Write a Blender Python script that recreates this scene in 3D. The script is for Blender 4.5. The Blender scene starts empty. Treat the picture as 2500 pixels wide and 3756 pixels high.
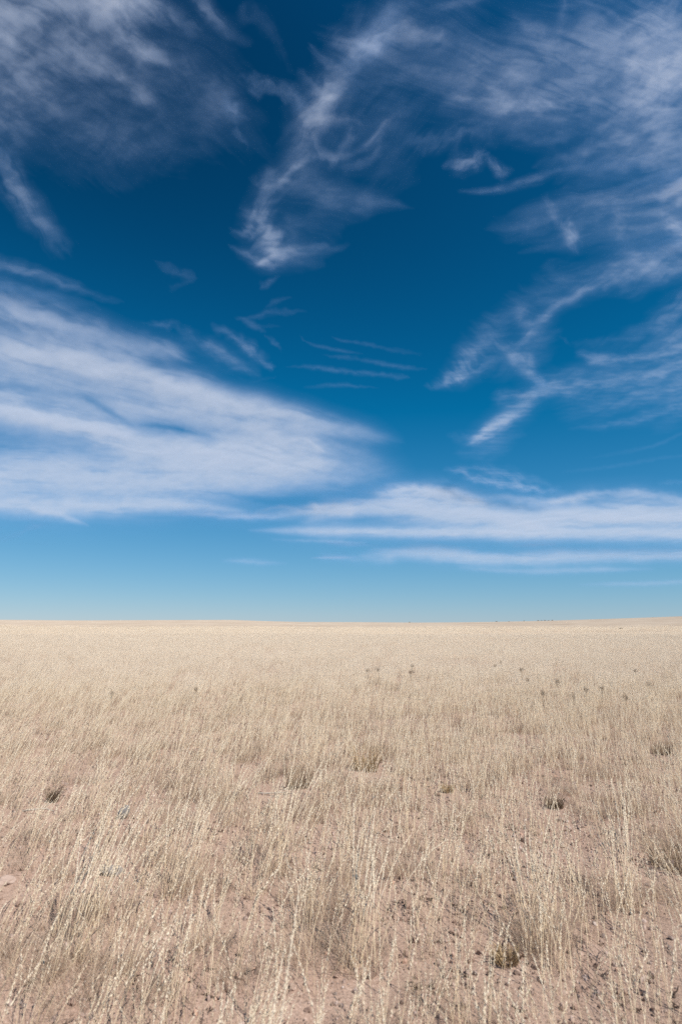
import bpy, bmesh, math, random
import numpy as np
from mathutils import Vector, Euler

random.seed(7)
rng = np.random.default_rng(7)
sc = bpy.context.scene
COL = sc.collection
R = math.radians

# ------------------------------------------------------------------ view geometry
EYE = 1.45
F = 2504.0                       # focal length in photo pixels (24 mm on a 36 mm tall frame)
PITCH = math.atan((2290 - 1878) / F)
SUN_AZ, SUN_EL = R(122), R(54)    # azimuth clockwise from +Y
SUN_DIR = Vector((math.sin(SUN_AZ) * math.cos(SUN_EL), math.cos(SUN_AZ) * math.cos(SUN_EL), math.sin(SUN_EL)))
CP, SP = math.cos(PITCH), math.sin(PITCH)


def ray(X, Y):
    """direction through a photo pixel (2500 x 3756)"""
    x = (np.asarray(X, float) - 1250) / F
    u = (1878 - np.asarray(Y, float)) / F
    return x, CP - u * SP, SP + u * CP


# ------------------------------------------------------------------ noise
_tabs = {}


def vnoise(x, y, seed=0):
    if seed not in _tabs:
        _tabs[seed] = np.random.default_rng(1000 + seed).random((256, 256))
    t = _tabs[seed]
    xi = np.floor(x).astype(np.int64)
    yi = np.floor(y).astype(np.int64)
    fx, fy = x - xi, y - yi
    fx = fx * fx * fx * (fx * (fx * 6 - 15) + 10)
    fy = fy * fy * fy * (fy * (fy * 6 - 15) + 10)
    x0, x1, y0, y1 = xi & 255, (xi + 1) & 255, yi & 255, (yi + 1) & 255
    a = t[x0, y0] * (1 - fx) + t[x1, y0] * fx
    b = t[x0, y1] * (1 - fx) + t[x1, y1] * fx
    return a * (1 - fy) + b * fy


def fbm(x, y, octv=5, seed=0, gain=0.5):
    s, amp, tot = 0.0, 1.0, 0.0
    for k in range(octv):
        s = s + amp * vnoise(x * 2 ** k + 17.3 * k, y * 2 ** k + 9.1 * k, seed + k)
        tot += amp
        amp *= gain
    return s / tot


def sstep(a, b, x):
    t = np.clip((x - a) / (b - a), 0, 1)
    return t * t * (3 - 2 * t)


# ------------------------------------------------------------------ object helpers
def tag(o, label=None, cat=None, group=None, kind=None):
    if label: o['label'] = label
    if cat: o['category'] = cat
    if group: o['group'] = group
    if kind: o['kind'] = kind
    return o


def link(o, parent=None):
    COL.objects.link(o)
    if parent is not None:
        o.parent = parent
    return o


def empty(name, loc):
    o = bpy.data.objects.new(name, None)
    o.empty_display_size = 0.05
    o.location = loc
    return link(o)


def mesh_from(name, verts, tris=None, quads=None, mat=None, smooth=False, attrs=None):
    me = bpy.data.meshes.new(name)
    v = np.asarray(verts, np.float32).reshape(-1, 3)
    me.vertices.add(len(v))
    me.vertices.foreach_set('co', v.ravel())
    loops, starts = [], []
    n = 0
    if quads is not None and len(quads):
        q = np.asarray(quads, np.int32)
        loops.append(q.ravel())
        starts.append(np.arange(len(q), dtype=np.int32) * 4)
        n = len(q) * 4
    if tris is not None and len(tris):
        t = np.asarray(tris, np.int32)
        loops.append(t.ravel())
        starts.append(n + np.arange(len(t), dtype=np.int32) * 3)
    loops = np.concatenate(loops)
    starts = np.concatenate(starts)
    me.loops.add(len(loops))
    me.loops.foreach_set('vertex_index', loops)
    me.polygons.add(len(starts))
    me.polygons.foreach_set('loop_start', starts)
    if smooth:
        me.polygons.foreach_set('use_smooth', np.ones(len(starts), bool))
    if attrs:
        for k, a in attrs.items():
            at = me.attributes.new(k, 'FLOAT', 'POINT')
            at.data.foreach_set('value', np.asarray(a, np.float32))
    me.update(calc_edges=True)
    me.validate()
    if mat:
        me.materials.append(mat)
    return me


def copy_tree(o):
    c = o.copy()
    COL.objects.link(c)
    for ch in list(o.children):
        d = ch.copy()
        COL.objects.link(d)
        d.parent = c
    return c


# ------------------------------------------------------------------ node helpers
class NT:
    def __init__(s, tree):
        s.t = tree

    def n(s, kind, **kw):
        nd = s.t.nodes.new(kind)
        for k, v in kw.items():
            setattr(nd, k, v)
        return nd

    def l(s, a, b):
        s.t.links.new(a, b)

    def val(s, sock, v):
        if isinstance(v, (int, float, tuple, list)):
            sock.default_value = v
        else:
            s.l(v, sock)

    def math(s, op, a, b=0.0, c=None, clamp=False):
        nd = s.n('ShaderNodeMath', operation=op, use_clamp=clamp)
        s.val(nd.inputs[0], a)
        s.val(nd.inputs[1], b)
        if c is not None: s.val(nd.inputs[2], c)
        return nd.outputs[0]

    def mix(s, fac, a, b, mode='MIX'):
        nd = s.n('ShaderNodeMix', data_type='RGBA', blend_type=mode)
        s.val(nd.inputs[0], fac)
        s.val(nd.inputs[6], a if not isinstance(a, tuple) else (*a[:3], 1))
        s.val(nd.inputs[7], b if not isinstance(b, tuple) else (*b[:3], 1))
        return nd.outputs[2]

    def ramp(s, fac, stops):
        nd = s.n('ShaderNodeValToRGB')
        el = nd.color_ramp.elements
        while len(el) < len(stops): el.new(0.5)
        for e, (p, c) in zip(el, stops):
            e.position = p
            e.color = (*c, 1) if isinstance(c, tuple) else (c, c, c, 1)
        s.val(nd.inputs[0], fac)
        return nd.outputs[0]

    def noise(s, vec, scale, detail=4, rough=0.55, dist=0.0):
        nd = s.n('ShaderNodeTexNoise')
        nd.inputs['Scale'].default_value = scale
        nd.inputs['Detail'].default_value = detail
        nd.inputs['Roughness'].default_value = rough
        nd.inputs['Distortion'].default_value = dist
        if vec is not None: s.l(vec, nd.inputs['Vector'])
        return nd.outputs[0]


def new_mat(name):
    m = bpy.data.materials.new(name)
    m.use_nodes = True
    m.node_tree.nodes.clear()
    return m, NT(m.node_tree)


# ------------------------------------------------------------------ render, camera, light
sc.view_settings.view_transform = 'Standard'
sc.view_settings.look = 'None'
sc.view_settings.gamma = 1
sc.view_settings.exposure = 0.33
sc.render.engine = 'CYCLES'
sc.cycles.use_denoising = False
sc.cycles.max_bounces = 6
sc.cycles.diffuse_bounces = 3
sc.cycles.transparent_max_bounces = 40
sc.cycles.transmission_bounces = 3
sc.cycles.caustics_reflective = False
sc.cycles.caustics_refractive = False

cam = bpy.data.cameras.new('camera')
cam.sensor_fit = 'VERTICAL'
cam.sensor_height = 36
cam.sensor_width = 24
cam.lens = 24
cam.clip_start = 0.05
cam.clip_end = 600000
cam.dof.use_dof = True
cam.dof.focus_distance = 8.0
cam.dof.aperture_fstop = 3.2
co = link(bpy.data.objects.new('camera', cam))
co.location = (0, 0, EYE)
co.rotation_euler = (R(90) + PITCH, 0, 0)
sc.camera = co

sl = bpy.data.lights.new('sun', 'SUN')
sl.energy = 4.8
sl.angle = R(0.53)
sl.color = (1.0, 0.95, 0.88)
so = link(bpy.data.objects.new('sun', sl))
so.rotation_euler = SUN_DIR.to_track_quat('Z', 'Y').to_euler()
so.location = (40, 0, 60)

w = bpy.data.worlds.new('World')
sc.world = w
w.use_nodes = True
w.node_tree.nodes.clear()
N = NT(w.node_tree)
sky = N.n('ShaderNodeTexSky', sky_type='NISHITA', sun_disc=False)
sky.sun_elevation = SUN_EL
sky.sun_rotation = SUN_AZ
sky.altitude = 1000
sky.air_density = 1.0
sky.dust_density = 0.0
sky.ozone_density = 2.0
# light at right angles to the sun is polarised, and the lens filter holds part of it back
geo = N.n('ShaderNodeNewGeometry')
dotn = N.n('ShaderNodeVectorMath', operation='DOT_PRODUCT')
N.l(geo.outputs['Incoming'], dotn.inputs[0])
dotn.inputs[1].default_value = tuple(-SUN_DIR)
c2 = N.math('MULTIPLY', dotn.outputs['Value'], dotn.outputs['Value'])
pol = N.math('DIVIDE', N.math('SUBTRACT', 1.0, c2), N.math('ADD', 1.0, c2))
sep = N.n('ShaderNodeSeparateXYZ')
N.l(geo.outputs['Incoming'], sep.inputs[0])
upz = N.math('MULTIPLY', sep.outputs['Z'], -1.0)
clear = N.n('ShaderNodeMapRange', interpolation_type='SMOOTHSTEP')
N.l(upz, clear.inputs[0])
clear.inputs[1].default_value = -0.02
clear.inputs[2].default_value = 0.80
polf = N.math('MULTIPLY', N.math('MULTIPLY', pol, clear.outputs[0]), SKY_POL := 0.84)
keep = N.math('SUBTRACT', 1.0, polf)
# white balance and contrast of the film, channel by channel
sx = N.n('ShaderNodeSeparateColor')
N.l(sky.outputs[0], sx.inputs[0])
cx = N.n('ShaderNodeCombineColor')
# red clips to nothing in the deep blue, as it does behind a polarising filter
N.l(N.math('MAXIMUM', N.math('MULTIPLY_ADD', sx.outputs[0], .53, -.75), .02), cx.inputs[0])
for i, ga, gg in ((1, .585, .77), (2, .745, .53)):
    N.l(N.math('MULTIPLY', N.math('POWER', N.math('MULTIPLY', sx.outputs[i], .1), gg), 10 * ga), cx.inputs[i])
mul = N.n('ShaderNodeVectorMath', operation='SCALE')
N.l(cx.outputs[0], mul.inputs[0])
N.l(keep, mul.inputs['Scale'])
bg = N.n('ShaderNodeBackground')
N.l(mul.outputs[0], bg.inputs['Color'])
bg.inputs['Strength'].default_value = 0.085
wo = N.n('ShaderNodeOutputWorld')
N.l(bg.outputs[0], wo.inputs['Surface'])

# ------------------------------------------------------------------ clouds
def cloud_material():
    m, N = new_mat('cloud_ice')
    at = N.n('ShaderNodeAttribute', attribute_name='opacity')
    tr = N.n('ShaderNodeBsdfTransparent')
    tl = N.n('ShaderNodeBsdfTranslucent')
    df = N.n('ShaderNodeBsdfDiffuse')
    # blue light of the air in front painted into thin cloud; thick nearly white
    tint = N.ramp(at.outputs['Fac'], [(.02, (.30, .47, .78)), (.16, (.46, .565, .765)), (.55, (.665, .69, .75))])
    for nd in (tl, df):
        N.l(tint, nd.inputs['Color'])
    mx = N.n('ShaderNodeMixShader')
    mx.inputs[0].default_value = 0.3
    N.l(tl.outputs[0], mx.inputs[1]); N.l(df.outputs[0], mx.inputs[2])
    m2 = N.n('ShaderNodeMixShader')
    N.l(at.outputs['Fac'], m2.inputs[0])
    N.l(tr.outputs[0], m2.inputs[1]); N.l(mx.outputs[0], m2.inputs[2])
    o = N.n('ShaderNodeOutputMaterial')
    N.l(m2.outputs[0], o.inputs['Surface'])
    return m


CLOUD = cloud_material()
# coordinate frames of the sketches (scale and offset to a 1568 x 2356 view of the photo)
FR = {1: (.5, 0, 0), 2: (.5, 784, 0), 3: (.4, 470.4, 62.7), 4: (.6, 0, 564.5), 5: (.4, 940.8, 439.0),
      6: (.5, 0, 1066.3), 7: (.5, 784, 1034.9), 8: (.36, 501.8, 595.8)}
STEP = 2.3                                # grid step in the same units
X0, X1, Y0, Y1 = -90, 1660, -90, 1380
GX = np.arange(X0, X1, STEP)
GY = np.arange(Y0, Y1, STEP)
PX, PY = np.meshgrid(GX, GY)              # rows = y


def smooth_path(p):
    p = np.array(p, float)
    if len(p) == 1: p = np.vstack([p, p + [1, 0, 0, 0]])
    if len(p) == 2: p = np.vstack([p[0], (p[0] + p[1]) / 2, p[1]])
    e = np.vstack([2 * p[0] - p[1], p, 2 * p[-1] - p[-2]])
    e[:, 2] = np.maximum(e[:, 2], 1); e[:, 3] = e[:, 3]
    out = []
    for i in range(1, len(e) - 2):
        for t in np.linspace(0, 1, 6, endpoint=False):
            a, b, c, d = e[i - 1], e[i], e[i + 1], e[i + 2]
            q = .5 * ((2 * b) + (c - a) * t + (2 * a - 5 * b + 4 * c - d) * t * t + (3 * b - a - 3 * c + d) * t ** 3)
            q[2:] = b[2:] * (1 - t) + c[2:] * t
            out.append(q)
    out.append(e[-2])
    return np.array(out)


def boxblur(a, r, times=3):
    for _ in range(times):
        for ax in (0, 1):
            e = np.concatenate([np.repeat(np.take(a, [0], ax), r + 1, ax), a, np.repeat(np.take(a, [-1], ax), r, ax)], ax)
            c = np.cumsum(e, ax)
            w_ = 2 * r + 1
            a = (np.take(c, np.arange(w_, c.shape[ax]), ax) - np.take(c, np.arange(0, c.shape[ax] - w_), ax)) / w_
    return a


class Cloud:
    count = 0

    def __init__(s, label, alt, name='cirrus_cloud'):
        s.label, s.alt, s.name = label, alt, name
        s.halo = .03; s.gain = 1.0
        s.tau = np.zeros(PX.shape)
        s.cut = np.ones(PX.shape)
        s.k = 0
        Cloud.count += 1
        s.seed = Cloud.count * 20

    def s(s, fr, pts, warp=.35, fib=None, Ls=4.0, Ln=.55, er=.55, soft=1.25, oct=6, feather=.42):
        """one stroke: pts (x, y, half width, density); fib = fibre angle in degrees, None = along the stroke"""
        sca, ox, oy = FR[fr]
        er = er * .72
        small = max(q_[2] for q_ in pts) * FR[fr][0] < 16
        if small: er, feather, warp = er * 1.25, feather * 1.7, warp * 1.3
        P = smooth_path(pts)
        P[:, 0] = P[:, 0] * sca + ox; P[:, 1] = P[:, 1] * sca + oy; P[:, 2] *= sca
        wmax = P[:, 2].max(); wm = P[:, 2].mean()
        pad = wmax * (2.0 + warp) + 6
        i0, i1 = np.searchsorted(GX, [P[:, 0].min() - pad, P[:, 0].max() + pad])
        j0, j1 = np.searchsorted(GY, [P[:, 1].min() - pad, P[:, 1].max() + pad])
        if i1 <= i0 or j1 <= j0: return s
        x, y = PX[j0:j1, i0:i1], PY[j0:j1, i0:i1]
        s.k += 1
        sd = s.seed + s.k * 7
        L = max(wm * 1.6, 10)
        k1 = (.36 if s.name == 'cloud_bank' else .66) * warp * wm * 2 * 1.6
        wx = x + k1 * (fbm(x / L, y / L, 3, sd) - .5)
        wy = y + k1 * (fbm(x / L + 40, y / L + 80, 3, sd + 3) - .5)
        # shear along the fibres: every thread of ice is drawn out by a different amount
        if fib is None:
            dv = P[-1, :2] - P[0, :2]; ang = math.atan2(dv[1], dv[0])
        else:
            ang = R(fib)
        c, q = math.cos(ang), math.sin(ang)
        fw = min(max(wm * .30, 5), 16)
        g = fbm((wx * c + wy * q) / (fw * 14), (-wx * q + wy * c) / fw, 4, sd + 4, .6) - .5
        A = feather * max(wm, 10) * 2.6
        wx = wx + c * A * g; wy = wy + q * A * g
        best = np.full(x.shape, 1e9); S = np.zeros(x.shape); Nn = np.zeros(x.shape); W = np.ones(x.shape); D = np.zeros(x.shape)
        acc = 0.0
        for a, b in zip(P[:-1], P[1:]):
            d = b[:2] - a[:2]; ln = math.hypot(*d) + 1e-6; d = d / ln
            rx, ry = wx - a[0], wy - a[1]
            t = np.clip((rx * d[0] + ry * d[1]), 0, ln)
            ex, ey = rx - d[0] * t, ry - d[1] * t
            wd = a[2] + (b[2] - a[2]) * t / ln
            r = np.hypot(ex, ey) / wd
            u = r < best
            best[u] = r[u]; S[u] = (acc + t)[u]; W[u] = wd[u]
            Nn[u] = (-d[1] * ex + d[0] * ey)[u]
            D[u] = (a[3] + (b[3] - a[3]) * t / ln)[u]
            acc += ln
        r = best
        bank = s.name == 'cloud_bank'
        if fib is None:
            u, v = S / (wm * Ls * .5), (Nn + 37.7) / (wm * Ln)
        else:
            sz = min(max(wm, 12), 45)
            u, v = (wx * c + wy * q) / (sz * Ls * .5), (-wx * q + wy * c) / (sz * Ln)
        if bank: v = v * .75
        f = .62 * fbm(u, v, oct, sd + 5, .55) + .38 * fbm(u * .8 + 5, v * 3.1, 4, sd + 6, .55)
        f = sstep(.28, .72, f)
        # threads thin out and break up towards the rim; a faint veil lies round them
        th = np.clip(-.25 + (.42 if bank else .75) * r * (.6 + er), -.4, .9)
        thread = sstep(th - .32, th + .5, f)
        core = np.exp(-2.1 * r * r) * thread
        veil = np.exp(-1.3 * r * r)
        m = np.where(r < 2.2, (.80 * core * (1 - (.42 if bank else .5) * er * (1 - f)) + (.10 if bank else .27) * veil) * 1.12, 0)
        d = np.clip(D, -1, 1) * m * (.56 if small and not bank else 1.0)
        neg = D.min() < 0
        if neg:
            s.cut[j0:j1, i0:i1] *= 1 - np.clip(-d * 1.6, 0, .95)
        else:
            s.tau[j0:j1, i0:i1] += -np.log(1 - np.clip(d, 0, .93))
            if wmax > 45: s.halo = .24 if s.name == 'cloud_bank' else .15
        return s

    def build(s):
        # fine curdled texture over the whole cloud, finer towards the horizon
        near, wide = boxblur(s.tau, 1), boxblur(s.tau, 8)
        near = .35 * near + .65 * s.tau
        s.tau = (1 - s.halo) * near + s.halo * wide
        h = np.clip((1440 - PY) / 1440, .06, 1)
        hx = h ** .4 if s.name == 'cloud_bank' else h
        tx = fbm(PX / (60 * h ** .5), PY / (46 * hx), 5, s.seed + 11, .6)
        if s.name == 'cloud_bank': tx = .5 + .35 * (tx - .5)
        tau = s.tau * (.72 + .6 * sstep(.2, .8, tx)) * s.cut
        tau = tau * (1.5 if s.name == 'cloud_bank' else s.gain * (.42 + .19 * sstep(.05, 1.1, tau)))
        tau = tau * sstep(0.001, .016, tau)
        op = 1 - np.exp(-tau)
        keep = op > .003
        cell = keep[:-1, :-1] | keep[1:, :-1] | keep[:-1, 1:] | keep[1:, 1:]
        jj, ii = np.nonzero(cell)
        nx = PX.shape[1]
        q = np.stack([jj * nx + ii, jj * nx + ii + 1, (jj + 1) * nx + ii + 1, (jj + 1) * nx + ii], 1)
        used, inv = np.unique(q, return_inverse=True)
        q = inv.reshape(q.shape)
        gx, gy = PX.ravel()[used] * 1.5944, PY.ravel()[used] * 1.5944
        dx, dy, dz = ray(gx, gy)
        dz = np.maximum(dz, .02)
        t = s.alt / dz
        a = op.ravel()[used]
        ob = boxblur(op, 12)
        thick = 110 * ob.ravel()[used]                     # a thin lens of ice crystals: upper and lower face
        n = len(used)
        top = np.stack([dx * t, dy * t, s.alt + EYE + thick], 1)
        bot = np.stack([dx * t, dy * t, s.alt + EYE - thick * .35 - 2], 1)
        ta = -np.log(1 - np.clip(a, 0, .98))
        oa = np.concatenate([1 - np.exp(-ta * .82), 1 - np.exp(-ta * .18)])
        v = np.concatenate([top, bot])
        c = v.mean(0)
        me = mesh_from('cloud_body', v - c, quads=np.concatenate([q, (q + n)[:, ::-1]]), mat=CLOUD, smooth=True, attrs={'opacity': oa})
        o = bpy.data.objects.new(s.name, me)
        o.location = c
        link(o)
        tag(o, s.label, 'cloud', 'clouds in the sky')
        return o


CL = []
def cloud(label, alt, name='cirrus_cloud'):
    c = Cloud(label, alt, name); CL.append(c); return c

c = cloud('streaky greyish white cloud filling the upper left corner of the sky', 7600)
c.s(1, [(-150, 60, 380, .30), (250, 160, 420, .30), (600, 280, 400, .22), (900, 420, 330, .10)], fib=36, warp=.4, Ls=3, Ln=.3, er=.6)
c.s(1, [(-120, 40, 150, .5), (250, 50, 150, .45), (560, 50, 130, .5), (680, 30, 100, .4)], fib=38, warp=.4, Ls=2.4, Ln=.5, er=.5)
c.s(1, [(380, -40, 90, .4), (520, 40, 95, .5), (640, 90, 80, .3)], fib=40, warp=.4)
c.s(1, [(640, -10, 80, .45), (780, 65, 70, .42), (900, 140, 40, .2)], fib=40, warp=.5, Ls=3, Ln=.3)
c.s(1, [(540, 150, 60, .22), (630, 215, 75, .5), (710, 265, 55, .34), (820, 335, 30, .1)], fib=42, warp=.5, Ls=3, Ln=.35)
c.s(1, [(420, 310, 55, .12), (560, 360, 60, .36), (640, 430, 55, .34), (720, 490, 35, .1)], fib=48, warp=.5, Ls=3, Ln=.4)
c.s(1, [(880, -60, 50, .45), (955, 45, 45, .42), (1040, 130, 45, .25), (1130, 200, 30, .06)], fib=50, warp=.5, Ls=4, Ln=.3)
c.s(1, [(-60, 185, 75, .4), (60, 200, 70, .45), (120, 240, 30, .15)], warp=.5)
c.s(1, [(260, 210, 90, .22), (360, 260, 80, .25), (450, 300, 50, .12)], fib=40, warp=.5)
c.s(1, [(-80, 330, 300, .24), (150, 440, 280, .18), (330, 540, 200, .08)], fib=25, warp=.5, Ls=3, Ln=.4)
c.s(1, [(0, 560, 110, .2), (80, 640, 110, .16), (120, 720, 60, .06)], fib=50, warp=.5)
c.s(1, [(420, 640, 110, .14), (600, 660, 130, .18), (780, 700, 110, .1)], fib=-50, warp=.5, Ls=3)
c.s(1, [(850, 330, 110, .16), (960, 460, 130, .16), (880, 620, 120, .1)], fib=50, warp=.5, Ls=3)
c.s(1, [(1000, 420, 110, .12), (1050, 560, 100, .1)], warp=.5)
c.s(1, [(1130, 60, 50, .1), (1210, 90, 60, .13), (1270, 180, 50, .07), (1340, 330, 40, .04)], warp=.5)

c.s(1, [(-100, 420, 330, .22), (300, 450, 360, .17), (700, 480, 340, .13), (1050, 520, 260, .05)], fib=32, warp=.6, Ls=3, Ln=.25, er=.7)
c.gain = .60

c = cloud('small faint wisp slanting down at the left edge of the deep blue sky', 7300)
c.s(1, [(-70, 660, 60, .22), (20, 760, 75, .34), (90, 880, 80, .38), (160, 990, 75, .32), (220, 1060, 60, .28), (280, 1140, 75, .1)], fib=60, warp=.4, Ls=4, Ln=.3)

c.gain = .75

c = cloud('broken little puffs of cloud just left of the big central plume', 7000)
c.s(1, [(1150, 350, 40, .16), (1210, 400, 55, .24), (1290, 410, 48, .2), (1350, 440, 50, .25), (1345, 520, 45, .08)], warp=.9, er=.8, Ls=1.5)
c = cloud('single tiny puff of cloud in the dark blue upper sky', 6900)
c.s(1, [(1035, 470, 40, .14), (1085, 508, 46, .38), (1125, 540, 30, .1)], warp=.8, er=.7, Ls=1.5)
c = cloud('faintest speck of cloud beneath the single tiny puff', 6850)
c.s(1, [(1085, 605, 24, .2), (1115, 640, 26, .18), (1145, 690, 18, .04)], warp=.8, er=.7, Ls=1.5)

c = cloud('tall ragged plume of cirrus leaning across the middle of the upper sky', 7200)
c.s(3, [(1060, -90, 110, .2), (940, 80, 110, .3), (830, 190, 100, .26), (770, 310, 120, .34), (700, 420, 150, .38), (600, 560, 140, .32), (540, 680, 120, .26), (500, 790, 120, .26), (420, 910, 115, .28), (350, 1030, 110, .32), (330, 1130, 100, .3), (370, 1230, 90, .36), (370, 1320, 70, .34)], fib=-48, warp=.55, Ls=3.5, Ln=.4, er=.75)
c.s(3, [(810, 280, 55, .15), (760, 360, 85, .34), (690, 440, 90, .28), (580, 540, 60, .2)], fib=-42, warp=.6, Ls=3, Ln=.4)
c.s(3, [(610, 110, 30, .16), (680, 180, 45, .26), (760, 240, 55, .26)], fib=45, warp=.5)
c.s(3, [(900, 70, 50, .2), (990, 110, 55, .3), (1050, 60, 60, .15)], fib=-45, warp=.6)
c.s(3, [(560, 270, 35, .1), (640, 360, 60, .22), (700, 420, 60, .15)], fib=50, warp=.6)
c.s(3, [(425, 930, 24, .12), (470, 855, 32, .34), (540, 800, 34, .32), (620, 755, 24, .2)], warp=.35, Ls=6, Ln=.4, er=.4)
c.s(3, [(320, 1025, 18, .15), (380, 1010, 20, .28), (450, 985, 14, .12)], warp=.4)
c.s(3, [(380, 840, 60, .15), (350, 900, 60, .22)], fib=30, warp=.7)
c.s(3, [(540, 880, 150, .16), (720, 980, 130, .28), (900, 1010, 80, .24), (1050, 1030, 48, .22), (1190, 1048, 26, .05)], fib=12, warp=.35, Ls=5, Ln=.4, er=.5)
c.s(3, [(140, 1255, 14, .05), (220, 1300, 30, .26), (300, 1345, 44, .42), (370, 1370, 36, .38), (440, 1360, 30, .15)], fib=28, warp=.4, Ls=4, Ln=.3)
c.s(3, [(380, 1200, 80, .25), (390, 1290, 85, .34), (480, 1275, 95, .26), (620, 1280, 60, .24), (740, 1262, 32, .16), (830, 1240, 16, .04)], fib=-12, warp=.4, Ls=4, Ln=.4)
c.s(3, [(430, 1320, 80, .22), (560, 1330, 80, .16), (690, 1350, 40, .06)], fib=8, warp=.4, Ls=4)
c.s(3, [(500, 1130, 90, .18), (640, 1160, 90, .12), (760, 1180, 60, .05)], fib=25, warp=.5)
c.s(3, [(160, 1170, 18, .08), (230, 1180, 36, .26), (290, 1110, 60, .34), (350, 1080, 50, .24)], fib=32, warp=.5, Ls=4, Ln=.3)
c.s(3, [(220, 1060, 30, .12), (280, 1090, 45, .22), (340, 1130, 40, .2)], fib=35, warp=.6)
c.s(3, [(640, 745, 45, .18), (780, 745, 40, .2), (880, 715, 28, .22), (970, 650, 26, .26), (1040, 565, 30, .2), (1150, 470, 45, .1)], warp=.4, Ls=7, Ln=.5, er=.5)
c.s(3, [(820, 810, 60, .12), (930, 780, 40, .18), (995, 700, 36, .16), (1020, 620, 30, .1)], warp=.4, Ls=7)
c.s(3, [(600, 560, 50, .22), (720, 545, 40, .24), (820, 535, 36, .24), (905, 555, 22, .14)], warp=.5, Ls=5)
c.s(3, [(830, 540, 30, .1), (840, 640, 40, .18), (780, 720, 50, .14)], warp=.5)
c.s(3, [(620, 620, 60, .18), (650, 700, 50, .22), (740, 780, 70, .16)], warp=.6, er=.8)
c.s(3, [(820, 560, 230, .13), (1020, 560, 230, .15), (1050, 760, 190, .1)], fib=-50, warp=.4, Ls=4, Ln=.35)

c.gain = .86
c = cloud('wide milky veil of cirrus spread over the upper right of the sky', 8200)
c.s(2, [(120, 240, 170, .22), (420, 250, 230, .26), (750, 280, 290, .34), (1100, 270, 340, .42), (1420, 260, 360, .46), (1720, 260, 340, .46)], fib=18, warp=.3, Ls=4, Ln=.3, er=.5)
c.s(2, [(-20, 160, 60, .12), (70, 210, 75, .3), (160, 200, 80, .34), (290, 130, 80, .25), (440, 150, 80, .18)], fib=-35, warp=.6, Ls=3, Ln=.35)
c.s(2, [(50, 90, 60, .1), (130, 140, 70, .18), (260, 60, 90, .14)], fib=-40, warp=.6)
c.s(2, [(400, 50, 30, .1), (520, 25, 32, .26), (660, -20, 30, .26)], fib=-15, warp=.45, Ls=5)
c.s(2, [(400, 425, 40, .06), (560, 455, 50, .22), (700, 485, 52, .34), (830, 500, 50, .42), (940, 510, 46, .32), (1070, 470, 55, .24), (1180, 460, 45, .12)], fib=4, warp=.35, Ls=6, Ln=.4, er=.5)
c.s(2, [(560, 300, 32, .06), (660, 360, 34, .16), (720, 430, 34, .2), (820, 490, 36, .18)], warp=.35, Ls=8, er=.5)
c.s(2, [(760, 330, 60, .1), (860, 420, 60, .18), (960, 480, 50, .18)], fib=40, warp=.4, Ls=5)
c.s(2, [(1480, -60, 160, .2), (1420, 100, 160, .28), (1440, 260, 165, .32), (1480, 400, 165, .32), (1360, 520, 150, .34), (1260, 600, 110, .25), (1180, 640, 70, .1)], fib=-42, warp=.5, Ls=2.5, Ln=.45, er=.6)
c.s(2, [(1660, 250, 200, .3), (1560, 420, 190, .28), (1450, 620, 170, .26), (1380, 740, 110, .14)], fib=-40, warp=.5, Ls=2.5, Ln=.5)
c.s(2, [(1030, 0, 32, .14), (1010, 100, 34, .16), (995, 220, 34, .08)], warp=.4, Ls=6)
c.s(2, [(830, 90, 60, .12), (930, 140, 65, .2), (950, 230, 60, .08)], fib=40, warp=.6)
c.s(2, [(1220, 340, 40, .1), (1300, 300, 50, .16), (1400, 220, 60, .12)], fib=-35, warp=.5)
c.s(2, [(310, 660, 45, .12), (400, 650, 62, .2), (500, 620, 66, .24), (610, 620, 56, .16), (700, 640, 40, .06)], fib=-60, warp=.7, er=.8, Ls=2.5)
c.s(2, [(620, 570, 70, .14), (820, 570, 80, .2), (1000, 560, 80, .2), (1180, 540, 80, .14)], fib=-8, warp=.4, Ls=5, Ln=.3)
c.s(2, [(780, 625, 35, .08), (940, 640, 42, .18), (1070, 610, 42, .14), (1150, 560, 40, .06)], fib=-15, warp=.5)
c.s(2, [(900, 760, 30, .06), (1000, 735, 45, .16), (1080, 715, 52, .26), (1170, 670, 60, .2), (1300, 640, 80, .12)], fib=-22, warp=.6, er=.7)
c.s(2, [(1060, 800, 90, .12), (1280, 720, 150, .28), (1480, 700, 170, .36), (1720, 660, 180, .4)], fib=-18, warp=.4, Ls=4, Ln=.35)
c.s(2, [(250, 430, 60, -.18), (400, 460, 75, -.35), (470, 430, 50, -.15)], warp=.5)
c.s(2, [(560, 60, 70, -.25), (720, 90, 90, -.4), (820, 120, 60, -.2)], warp=.5)

c.gain = .82
c = cloud('thin straight streak of cloud rising to the right under the milky veil', 7100)
c.s(2, [(540, 880, 14, .08), (680, 877, 24, .26), (760, 862, 30, .26), (880, 826, 32, .24), (1010, 785, 30, .22), (1160, 765, 40, .16), (1380, 745, 55, .1)], warp=.3, Ls=8, Ln=.5, er=.5)
c = cloud('compact white puff of cloud, left one of the pair below the veil', 6800)
c.s(2, [(495, 755, 22, .16), (550, 750, 40, .36), (605, 730, 50, .42), (655, 740, 28, .16)], fib=-40, warp=.7, er=.75, Ls=2)
c.s(2, [(530, 790, 30, .1), (560, 810, 24, .05)], warp=.7)
c = cloud('frayed puff of cloud, right one of the pair below the veil', 6780)
c.s(2, [(695, 740, 28, .18), (725, 785, 46, .32), (780, 795, 34, .14), (800, 785, 16, .05)], fib=70, warp=.8, er=.8, Ls=2)

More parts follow.
